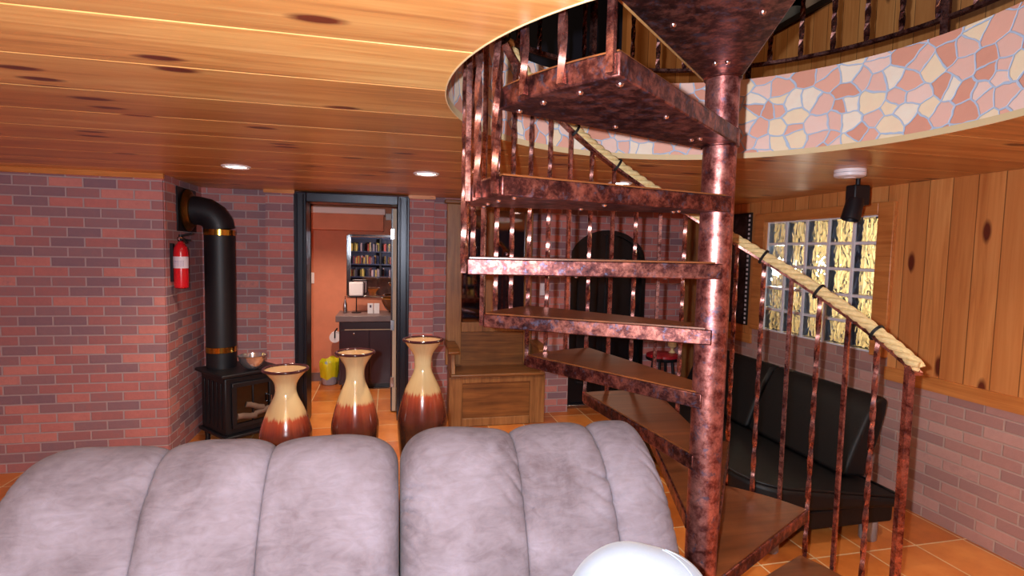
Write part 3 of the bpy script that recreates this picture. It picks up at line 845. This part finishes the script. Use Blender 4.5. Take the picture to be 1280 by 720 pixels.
# ------------------------------------------------------------------ fire extinguisher
ex, ey, ez = LW + .085, 4.36, 1.275
FE = thing('fire_extinguisher', 'red fire extinguisher with white label hung on the corner of the brick wall', 'fire extinguisher', (ex, ey, ez))
obj('cylinder', MB().lathe([(.035, ez), (.046, ez + .008), (.048, ez + .03), (.048, ez + .265), (.043, ez + .30), (.028, ez + .325), (.018, ez + .335), (.016, ez + .35)], (ex, ey, 0), 40), M['red'], FE)
mb = MB(); v = []; f = []; n = 24
for i in range(n + 1):
    q = PI + 2.2 * (i / n) * PI / 1.3 - .2
    q = R_(170) + R_(200) * i / n
    for z in (ez + .15, ez + .235): v.append((ex + .0488 * math.cos(q), ey + .0488 * math.sin(q), z))
f = [(2 * i, 2 * i + 2, 2 * i + 3, 2 * i + 1) for i in range(n)]
lb = obj('label', MB().add(v, f), plain('extinguisher_label', (222, 214, 226), .5), FE, label='white paper label')
mb = MB()
for z in (.165, .178, .19, .20): 
    for i in range(7):
        q = R_(235 + i * 12); r = .0494
        mb.box(ex + r * math.cos(q) - .0016, ex + r * math.cos(q) + .0016, ey + r * math.sin(q) - .0012, ey + r * math.sin(q) + .0012, ez + z, ez + z + .006)
obj('label_marks', mb, plain('label_ink', (130, 110, 150), .6), lb)
obj('valve', MB().lathe([(.016, ez + .345), (.02, ez + .35), (.02, ez + .375), (.012, ez + .38), (.012, ez + .395), (0, ez + .395)], (ex, ey, 0), 24), M['black_metal'], FE)
obj('gauge', MB().lathe([(0, -.012), (.014, -.010), (.014, .002), (0, .002)], (ex + .012, ey - .028, ez + .365), 20, 'y'), M['chrome'], FE)
mb = MB().sqbar((ex, ey, ez + .385), (ex + .085, ey - .01, ez + .405), .016); mb.sqbar((ex, ey, ez + .36), (ex + .07, ey - .01, ez + .355), .014)
obj('lever', mb, M['black_metal'], FE, bevel=.003)
obj('nozzle', MB().tube([(ex, ey, ez + .365), (ex + .03, ey - .02, ez + .362), (ex + .05, ey - .028, ez + .335)], .008, 12, rfn=lambda q: .006 + .006 * q), M['rubber'], FE)
obj('bracket', MB().box(LW + .0, LW + .04, ey - .02, ey + .02, ez + .05, ez + .33), M['black_metal'], FE, bevel=.003)

# ------------------------------------------------------------------ hall bench with mirror
HB = thing('hall_bench', 'honey oak hall bench with armrests, storage seat and tall mirrored back', 'bench', (.97, 4.9, 0))
yb_ = BW - .01
mb = MB()
for x0, x1 in ((.525, .672), (1.289, 1.364)): mb.box(x0, x1, yb_ - .05, yb_, .50, 2.035)
mb.box(.672, 1.289, yb_ - .05, yb_, .815, .910); mb.box(.672, 1.289, yb_ - .05, yb_, 1.985, 2.035)
obj('back_frame', mb, M['oak'], HB, bevel=.006)
obj('cornice', MB().box(.50, 1.385, yb_ - .075, yb_, 2.035, 2.07), M['oak_x'], HB, bevel=.008)
obj('reflected_post', MB().box(.906, .99, yb_ - .045, yb_ - .012, .91, 1.985), M['oak'], HB, bevel=.004)  # added oak strip standing in for a door post's reflection in the mirror
for x0, x1 in ((.672, .906), (.99, 1.289)):
    obj('mirror_pane', MB().box(x0, x1, yb_ - .026, yb_ - .016, .91, 1.985), M['dark_mirror'], HB, label='tinted mirror glass')
obj('back_panel', MB().box(.60, 1.38, yb_ - .03, yb_ - .012, .47, .82), M['oak_x'], HB)
sy0 = 4.70
for x0, x1 in ((.523, .605), (1.36, 1.425)):
    poly = [(sy0 + .02, 0), (sy0 + .02, .50), (sy0 + .05, .60), (sy0 + .045, .68), (yb_ - .01, .72), (yb_ - .01, 0)]
    cx_ = (x0 + x1) / 2
    obj('side_panel', MB().slab(poly, lambda a, b, s: (cx_ - .018 + .036 * s, a, b)), M['oak'], HB, bevel=.004)
    arm = [(sy0 - .03, .690), (sy0 + .06, .725), (yb_ - .05, .735), (yb_ - .05, .70), (sy0 + .06, .685), (sy0 - .02, .668)]
    obj('armrest', MB().slab(arm, lambda a, b, s: (x0 - .01 + (x1 - x0 + .02) * s, a, b)), M['vanity'] if 0 else M['oak_x'], HB, bevel=.006)
obj('seat_lid', MB().box(.535, 1.415, sy0 - .02, yb_ - .03, .455, .485), M['oak_x'], HB, bevel=.010, seg=3)
mb = MB()
mb.box(.527, .645, sy0, sy0 + .03, 0, .455); mb.box(1.278, 1.42, sy0, sy0 + .03, 0, .455); mb.box(.645, 1.278, sy0, sy0 + .03, .40, .455); mb.box(.645, 1.278, sy0, sy0 + .03, 0, .075)
obj('front_frame', mb, M['oak'], HB, bevel=.004)
obj('front_panel', MB().box(.645, 1.278, sy0 + .012, sy0 + .026, .075, .40), M['oak_x'], HB)
# light switch on the pier
SW = thing('light_switch', 'white light switch plate on the brick pier beside the hall bench', 'light switch', (1.462, BW - .1, 1.235))
obj('plate', MB().box(1.432, 1.494, BW - .108, BW - .1, 1.175, 1.295), M['white'], SW, bevel=.003)
obj('toggle', MB().box(1.456, 1.470, BW - .118, BW - .108, 1.222, 1.248), M['white'], SW, bevel=.002)
# red stool with candle holder
SL = thing('bar_stool', 'low black stool with round red seat beside the arched door', 'stool', (2.575, 4.62, 0))
obj('seat', MB().lathe([(0, .605), (.15, .608), (.158, .62), (.155, .64), (.13, .65), (0, .655)], (2.575, 4.62, 0), 40), M['dark_seat'], SL)
obj('seat_rim', MB().lathe([(.10, .585), (.155, .588), (.16, .60), (.16, .615), (.15, .618)], (2.575, 4.62, 0), 40), M['black_metal'], SL)
for q in (45, 135, 225, 315):
    c, s = math.cos(R_(q)), math.sin(R_(q))
    obj('leg', MB().tube([(2.575 + .09 * c, 4.62 + .09 * s, .595), (2.575 + .15 * c, 4.62 + .15 * s, 0)], .014, 12), M['black_metal'], SL)
obj('foot_ring', MB().tube([(2.575 + .128 * math.cos(2 * PI * i / 40), 4.62 + .128 * math.sin(2 * PI * i / 40), .22) for i in range(40)], .008, 8, closed=True), M['black_metal'], SL)
CH = thing('candle_holder', 'small cream candle holder standing on the red stool', 'candle holder', (2.66, 4.60, .653))
obj('cup', MB().lathe([(.03, .655), (.034, .66), (.012, .68), (.012, .695), (.04, .72), (.046, .765), (.044, .79), (.04, .79), (.04, .735), (0, .725)], (2.66, 4.60, 0), 32), plain('cream_glass', (222, 196, 150), .3), CH)
obj('candle', MB().lathe([(0, .726), (.032, .727), (.032, .768), (.004, .77), (.003, .785), (0, .786)], (2.66, 4.60, 0), 24), M['paper'], CH)

# ------------------------------------------------------------------ black sofa along the right wall
BS = thing('leather_sofa', 'long black leather sofa on grey round legs below the glass-block window', 'sofa', (2.4, 3.4, 0))
def seat_poly():
    p = []; x0, x1, y0, y1 = 1.87, 2.84, 2.33, 4.42; r = .22
    for cx, cy, a0 in ((x0 + r, y0 + r, 180), (x1 - .05, y0 + .05, 270), (x1 - .05, y1 - .05, 0), (x0 + r, y1 - r, 90)):
        rr_ = r if cx < 2.3 else .05
        for i in range(11): q = R_(a0 + 9 * i); p.append((cx + rr_ * math.cos(q), cy + rr_ * math.sin(q)))
    return p
mb = MB().prism(seat_poly(), .25, .40); mb.v = [Vector((p.x, p.y, p.z - (.14 * (p.x - 1.87) / .97 if p.z > .3 else 0.05 * (p.x - 1.87)))) for p in mb.v]
seat = obj('seat', mb, M['leather'], BS, bevel=.03, seg=4)
pl = seat_poly()
obj('welt', MB().tube([(x, y, .402 - .14 * (x - 1.87) / .97) for x, y in [(2.35 + (a - 2.35) * .985, 3.375 + (b - 3.375) * .99) for a, b in pl]], .007, 8, closed=True), M['leather'], BS)
mb = MB().prism([(2.35 + (a - 2.35) * .95, 3.375 + (b - 3.375) * .97) for a, b in pl], .115, .22)
obj('base', mb, M['leather'], BS, bevel=.01)
for y0, y1 in ((2.56, 3.44), (3.46, 4.40)):
    prof = [(2.64, .30), (2.70, .46), (2.78, .64), (2.845, .75), (2.90, .775), (2.945, .75), (2.93, .66), (2.88, .48), (2.80, .28)]
    mb = MB().slab(prof, lambda a, b, s: (a, y0 + (y1 - y0) * s, b)); obj('backrest', mb, M['leather'], BS, bevel=.028, seg=4)
for x, y in ((2.03, 2.41), (2.68, 2.41), (2.045, 4.25), (2.68, 4.25)):
    obj('leg', MB().lathe([(.042, 0), (.046, .006), (.046, .115), (.04, .118)], (x, y, 0), 28), plain('grey_leg_metal', (150, 148, 152), .35, .3), BS, label='grey cylindrical leg')
# film-strip wall panel
AR = thing('wall_panel', 'tall black film-strip wall panel with white dotted edge beside the glass-block window', 'wall art', (RW, 4.47, 1.48))
obj('panel', MB().box(RW - .018, RW, 4.30, 4.64, .96, 2.0), plain('black_print', (16, 15, 18), .3), AR, bevel=.002)
mb = MB()
for y in (4.322, 4.612):
    for i in range(25):
        z = .972 + i * .0412; mb.box(RW - .0195, RW - .018, y - .012, y + .012, z, z + .021)
obj('perforations', mb, plain('white_print', (226, 222, 226), .5), AR)
mb = MB()
for i in range(4): mb.box(RW - .0188, RW - .018, 4.352, 4.585, .985 + i * .255, .985 + i * .255 + .22)
t = NT('dim_film_frames'); n = t.noise(t.coord(), 9, 4, .6, 1.5)
obj('frames', mb, t.set(col=t.ramp(n, [(.4, (16, 15, 18)), (.6, (54, 52, 58)), (.75, (120, 118, 126))]), rough=.3), AR)

# ------------------------------------------------------------------ ceiling fittings
LL = [(-.934, 3.655, 'round recessed downlight in the pine ceiling nearest the stove'), (.229, 3.528, 'round recessed downlight in the pine ceiling above the tallest vase'), (1.566, 3.497, 'round recessed downlight in the pine ceiling seen behind the staircase treads')]
def downlight(x, y, z, label, watts, ref=True):
    t = thing('recessed_light', label, 'ceiling light', (x, y, z), 'recessed ceiling downlights')
    obj('trim_ring', MB().lathe([(.058, z - .002), (.074, z - .009), (.084, z - .004), (.085, z + .004), (.058, z + .004)], (x, y, 0), 40), M['white'], t)
    obj('lens', MB().lathe([(0, z - .004), (.058, z - .003), (.058, z + .004), (0, z + .004)], (x, y, 0), 32), M['lens'], t)
    ld = bpy.data.lights.new('downlight', 'SPOT'); ld.energy = watts; ld.color = (1, .80, .62); ld.spot_size = R_(125); ld.spot_blend = .8; ld.shadow_soft_size = .05
    lo = bpy.data.objects.new('downlight_lamp', ld); COL.objects.link(lo); lo.location = (0, 0, -.02); lo.parent = t
for x, y, l in LL: downlight(x, y, CZ, l, 42)
downlight(-.70, 5.75, 2.12, 'small recessed downlight in the ceiling of the room beyond the doorway', 60)
downlight(2.70, 1.45, CZ, 'round recessed downlight over the near end of the black leather sofa', 26)
SD = thing('smoke_detector', 'white round smoke detector on the pine ceiling near the window', 'smoke detector', (2.49, 2.50, CZ))
obj('base', MB().lathe([(.0, CZ), (.078, CZ), (.078, CZ - .016), (.072, CZ - .018)], (2.49, 2.50, 0), 48), M['white'], SD)
obj('cover', MB().lathe([(.070, CZ - .017), (.079, CZ - .020), (.077, CZ - .036), (.062, CZ - .042), (.03, CZ - .042), (.028, CZ - .046), (0, CZ - .046)], (2.49, 2.50, 0), 48), M['white'], SD)
SP = thing('spotlight', 'black swivelling spotlight head hanging from the ceiling in front of the window', 'spotlight', (2.62, 2.57, CZ))
q = Vector((2.62, 2.57, 0))
obj('mount', MB().lathe([(0, CZ), (.04, CZ), (.04, CZ - .02), (.012, CZ - .03), (.012, CZ - .075), (0, CZ - .075)], (q.x, q.y, 0), 24), M['black_metal'], SP)
obj('swivel_box', MB().box(q.x - .05, q.x + .055, q.y - .035, q.y + .035, CZ - .185, CZ - .07), M['black_metal'], SP, bevel=.008)
m = MB(); m.M = Matrix.Translation((q.x - .035, q.y - .01, CZ - .215)) @ Matrix.Rotation(R_(14), 4, 'Y'); m.lathe([(0, .07), (.04, .068), (.046, .05), (.05, -.055), (.044, -.058), (.042, -.03), (0, -.03)], (0, 0, 0), 28)
obj('lamp_head', m, M['black_metal'], SP)

# ------------------------------------------------------------------ things in the room beyond the doorway
VN = thing('vanity_cabinet', 'dark espresso vanity cabinet with pale pull line seen through the doorway', 'cabinet', (-.22, 6.4, 0))
vx0, vx1, vy0 = -.545, .60, 6.15
vb = obj('body', MB().box(vx0, vx1, vy0 + .02, 6.63, .06, .775), M['vanity'], VN)
obj('toe_kick', MB().box(vx0 + .03, vx1, vy0 + .07, 6.6, 0, .06), M['black_door'], VN)
obj('drawer_front', MB().box(vx0 + .02, vx1 - .02, vy0, vy0 + .02, .695, .77), M['vanity'], VN, bevel=.003)
obj('pull_strip', MB().box(vx0 + .06, .09, vy0 - .004, vy0 + .004, .682, .69), M['cream'], VN, label='pale strip below the drawer')
for x0, x1, kx in ((vx0 + .02, -.222, -.385), (-.214, .09, .058), (.10, vx1 - .02, .14)):
    dd = obj('door', MB().box(x0, x1, vy0, vy0 + .02, .08, .68), M['vanity'], VN, bevel=.003)
    obj('knob', MB().lathe([(0, -.026), (.010, -.022), (.012, -.014), (.006, -.008), (.006, 0)], (kx, vy0, .645 if kx < 0 else .60), 16, 'y'), M['chrome'], dd)
CT = tag(obj('countertop', MB().box(vx0 - .035, vx1 + .02, vy0 - .03, 6.65, .777, .845), M['counter'], bevel=.006, base=(0, 6.4, .777)), 'taupe stone countertop on the dark vanity cabinet', 'countertop')
SK = thing('vessel_sink', 'brown glass vessel sink bowl on the taupe countertop', 'sink', (.09, 6.42, .845))
bp = [(.06, .846), (.09, .855), (.14, .90), (.175, .97), (.185, 1.015)]
obj('basin', MB().lathe(bp + [(r - .01, z + .004) for r, z in reversed(bp)] + [(0, .86)], (.09, 6.42, 0), 40), plain('amber_brown_glass', (96, 56, 28), .12, 0, .6, .2), SK, smooth=60)
obj('rim', MB().tube([(.09 + .18 * math.cos(2 * PI * i / 48), 6.42 + .18 * math.sin(2 * PI * i / 48), 1.017) for i in range(48)], .006, 8, closed=True), plain('amber_rim', (150, 96, 44), .12), SK)
BM = thing('wall_mirror', 'rectangular silver-framed mirror on the orange wall above the countertop', 'mirror', (-.2, 6.65, 1.4))
mx0, mx1, mz0, mz1 = -.505, .14, 1.01, 1.755
mm = MB(); mm.M = Matrix.Translation((0, 6.632, 1.38)) @ Matrix.Rotation(R_(-2.5), 4, 'Z') @ Matrix.Translation((0, -6.632, -1.38))
mm.box(mx0 + .03, mx1 - .03, 6.622, 6.63, mz0 + .02, mz1 - .02); obj('mirror_glass', mm, M['mirror'], BM, smooth=0)
mb = MB(); mb.M = mm.M
mb.box(mx0, mx0 + .035, 6.612, 6.632, mz0, mz1); mb.box(mx1 - .035, mx1, 6.612, 6.632, mz0, mz1); mb.box(mx0 + .035, mx1 - .035, 6.612, 6.632, mz1 - .025, mz1); mb.box(mx0 + .035, mx1 - .035, 6.612, 6.632, mz0, mz0 + .02)
obj('mirror_frame', mb, M['chrome'], BM, bevel=.006)
TS = thing('towel_stand', 'dark wire stand holding a folded white hand towel on the countertop', 'towel stand', (-.375, 6.42, .845))
mb = MB().tube([(-.375, 6.42, .85), (-.375, 6.42, 1.03)], .006, 8); mb.tube([(-.465, 6.42, 1.20), (-.465, 6.42, 1.06), (-.44, 6.42, 1.03), (-.31, 6.42, 1.03), (-.285, 6.42, 1.06), (-.285, 6.42, 1.20)], .006, 8); mb.tube([(-.465, 6.42, 1.20), (-.285, 6.42, 1.20)], .006, 8)
obj('wire_frame', mb, M['black_metal'], TS)
obj('foot', MB().lathe([(0, .846), (.055, .846), (.055, .854), (.01, .858)], (-.375, 6.42, 0), 24), M['black_metal'], TS)
TW_ = tag(obj('hand_towel', MB().box(-.455, -.295, 6.372, 6.412, 1.045, 1.207), M['paper'], bevel=.015, seg=4, base=(-.375, 6.39, 1.045)), 'folded white hand towel hanging on the wire stand', 'towel')
for i, (x0, lab) in enumerate(((-.245, 'white card with dark mark leaning left of its twin on the countertop'), (-.175, 'plain white card standing right of the marked card'))):
    c = tag(obj('card', MB().box(x0, x0 + .062, 6.33 + .0 * i, 6.342, .846, .965), M['paper'], bevel=.001, base=(x0 + .03, 6.336, .846)), lab, 'card', 'white cards on the countertop')
    if i == 0: obj('mark', MB().box(x0 + .022, x0 + .042, 6.3285, 6.3305, .915, .945), plain('dark_print', (70, 60, 90), .6), c)
SB = thing('soap_dispenser', 'tall narrow silver soap dispenser at the left end of the countertop', 'soap dispenser', (-.50, 6.40, .845))
obj('bottle', MB().lathe([(.022, .846), (.024, .85), (.022, .95), (.012, .98), (.010, 1.0), (0, 1.0)], (-.50, 6.40, 0), 20), M['steel'], SB)
obj('pump', MB().tube([(-.50, 6.40, .995), (-.50, 6.40, 1.04), (-.465, 6.39, 1.045)], .006, 8), M['chrome'], SB)
TP = thing('toilet_roll', 'white toilet paper roll on a small holder beside the vanity cabinet', 'toilet roll', (-.615, 6.55, .55))
obj('paper', MB().lathe([(.02, -.05), (.062, -.05), (.062, .05), (.02, .05)], (-.62, 6.52, .55), 32, 'y'), M['paper'], TP)
mb = MB().tube([(-.62, 6.46, .55), (-.62, 6.653, .55)], .009, 10); mb.tube([(-.62, 6.465, .55), (-.62, 6.465, .62), (-.59, 6.465, .66)], .008, 8)
obj('holder', mb, M['black_metal'], TP)
TC = thing('waste_bin', 'pale grey waste bin lined with a yellow bag on the tiled floor', 'bin', (-.68, 6.47, 0))
obj('bin', MB().lathe([(0, .004), (.075, .004), (.08, .01), (.10, .25), (.096, .25), (.07, .02), (0, .015)], (-.68, 6.47, 0), 32), plain('pale_grey_plastic', (176, 184, 198), .4), TC)
n = 48; v = []; f = []
prof = [(.100, .10), (.103, .13), (.106, .20), (.112, .27), (.108, .285), (.098, .27), (.09, .2)]
for k in range(n):
    q = 2 * PI * k / n
    for j, (r, z) in enumerate(prof):
        w_ = 1 + .035 * math.sin(q * 7 + j) + .02 * math.sin(q * 13)
        v.append((-.68 + r * w_ * math.cos(q), 6.47 + r * w_ * math.sin(q), z + .012 * math.sin(q * 5 + 1) + .02 * math.sin(q + .6)))
for k in range(n):
    k2 = (k + 1) % n
    for j in range(len(prof) - 1): f.append((k * 7 + j, k2 * 7 + j, k2 * 7 + j + 1, k * 7 + j + 1))
obj('bag', MB().add(v, f), plain('yellow_plastic_bag', (214, 204, 30), .35), TC, label='yellow plastic bag')
BP = tag(obj('wall_plate', MB().box(-.93, -.868, 6.64, 6.65, 1.17, 1.30), M['white'], bevel=.004, base=(-.9, 6.65, 1.17)), 'white switch plate on the orange wall left of the mirror', 'switch plate')
BC = thing('bookcase', 'dark bookcase of media cases against the front wall, reflected in the mirrors', 'bookcase', (0, -2.05, 0))
mb = MB()
for x in (-2.0, -1.0, 0, 1.0, 2.0): mb.box(x - .02, x + .02, -2.195, -1.93, 0, 1.9)
obj('upright', mb, M['black_metal'], BC)
mb = MB()
for z in (.08, .45, .8, 1.15, 1.5, 1.88): mb.box(-2.0, 2.0, -2.19, -1.94, z - .015, z + .015)
obj('shelf', mb, plain('navy_shelf', (34, 44, 70), .5), BC)
for ci, c in enumerate(((40, 50, 80), (170, 150, 150), (150, 60, 50), (60, 60, 70), (190, 170, 90))):
    mb = MB()
    for z in (.465, .815, 1.165, 1.515):
        x = -1.96
        while x < 1.94:
            w_ = random.uniform(.018, .034); h_ = random.uniform(.17, .24)
            if random.randrange(5) == ci and abs(x - round(x)) > .06: mb.box(x, x + w_ - .003, -2.15, -1.97, z, z + h_)
            x += w_
    o = obj('media_cases', mb, plain('case_spines', c, .4), BC, smooth=0); o['kind'] = 'stuff'
# upstairs oddments on the half wall
CL = tag(obj('folded_cloth', MB().ball((3.26, 4.02, 3.605), .07, .17, .06, 28, 14, .5), M['cotton'], base=(3.26, 4.02, 3.545)), 'low white bundle on the half wall upstairs, right behind the landing', 'cloth')
CL2 = thing('white_jug', 'white jug standing on the dark ledge of the half wall upstairs', 'jug', (3.26, 3.70, 3.545))
obj('jug_body', MB().lathe([(0, 3.546), (.055, 3.547), (.075, 3.60), (.07, 3.66), (.045, 3.71), (.055, 3.75), (.05, 3.75), (.04, 3.71), (0, 3.70)], (3.26, 3.70, 0), 32), M['paper'], CL2)
obj('handle', MB().tube([(3.26, 3.64, 3.72), (3.26, 3.59, 3.72), (3.26, 3.575, 3.67), (3.26, 3.59, 3.62), (3.26, 3.63, 3.60)], .009, 8), M['paper'], CL2)

# ------------------------------------------------------------------ camera and light
f_px, pit, rol, yaw = 665.0, .0690, .0212, R_(13)
fw = Vector((math.sin(yaw) * math.cos(pit), math.cos(yaw) * math.cos(pit), -math.sin(pit)))
rt = Vector((math.cos(yaw), -math.sin(yaw), 0)); upv = rt.cross(fw)
r2 = rt * math.cos(rol) + upv * math.sin(rol); u2 = upv * math.cos(rol) - rt * math.sin(rol)
cd = bpy.data.cameras.new('camera'); cam = bpy.data.objects.new('camera', cd); COL.objects.link(cam)
mt = Matrix((r2, u2, -fw)).transposed().to_4x4(); mt.translation = (0, 0, EYE); cam.matrix_world = mt
cd.sensor_fit = 'HORIZONTAL'; cd.sensor_width = 36; cd.lens = 36 * f_px / 1280; cd.clip_start = .05
SC.camera = cam
def lamp(name, kind, loc, e, col, size=.03, **k):
    d = bpy.data.lights.new(name, kind); d.energy = e; d.color = col
    if kind in ('POINT', 'SPOT'): d.shadow_soft_size = size
    for a, b in k.items(): setattr(d, a, b)
    o = bpy.data.objects.new(name, d); COL.objects.link(o); o.location = loc; return o
fl = Vector((0, 0, EYE)) - rt * .085 + Vector((0, 0, .03)) - fw * .02
lamp('camera_flash', 'POINT', fl, 172, (.86, .91, 1.0), .012)
lamp('upper_room_lamp', 'POINT', (1.2, 3.6, 4.3), 14, (1, .72, .45), .15)
lamp('yard_lamp', 'POINT', (3.75, 4.3, 1.5), 70, (1, .78, .46), .08)
wd = bpy.data.worlds.new('night'); SC.world = wd; wd.use_nodes = True
wd.node_tree.nodes['Background'].inputs[0].default_value = (.02, .025, .05, 1); wd.node_tree.nodes['Background'].inputs[1].default_value = 1
SC.view_settings.view_transform = 'Standard'; SC.view_settings.look = 'None'; SC.view_settings.gamma = 1; SC.view_settings.exposure = 0.72
try: SC.view_settings.use_curve_mapping = False
except Exception: pass
SC.cycles.use_denoising = True
SC.cycles.max_bounces = 8; SC.cycles.sample_clamp_indirect = 4
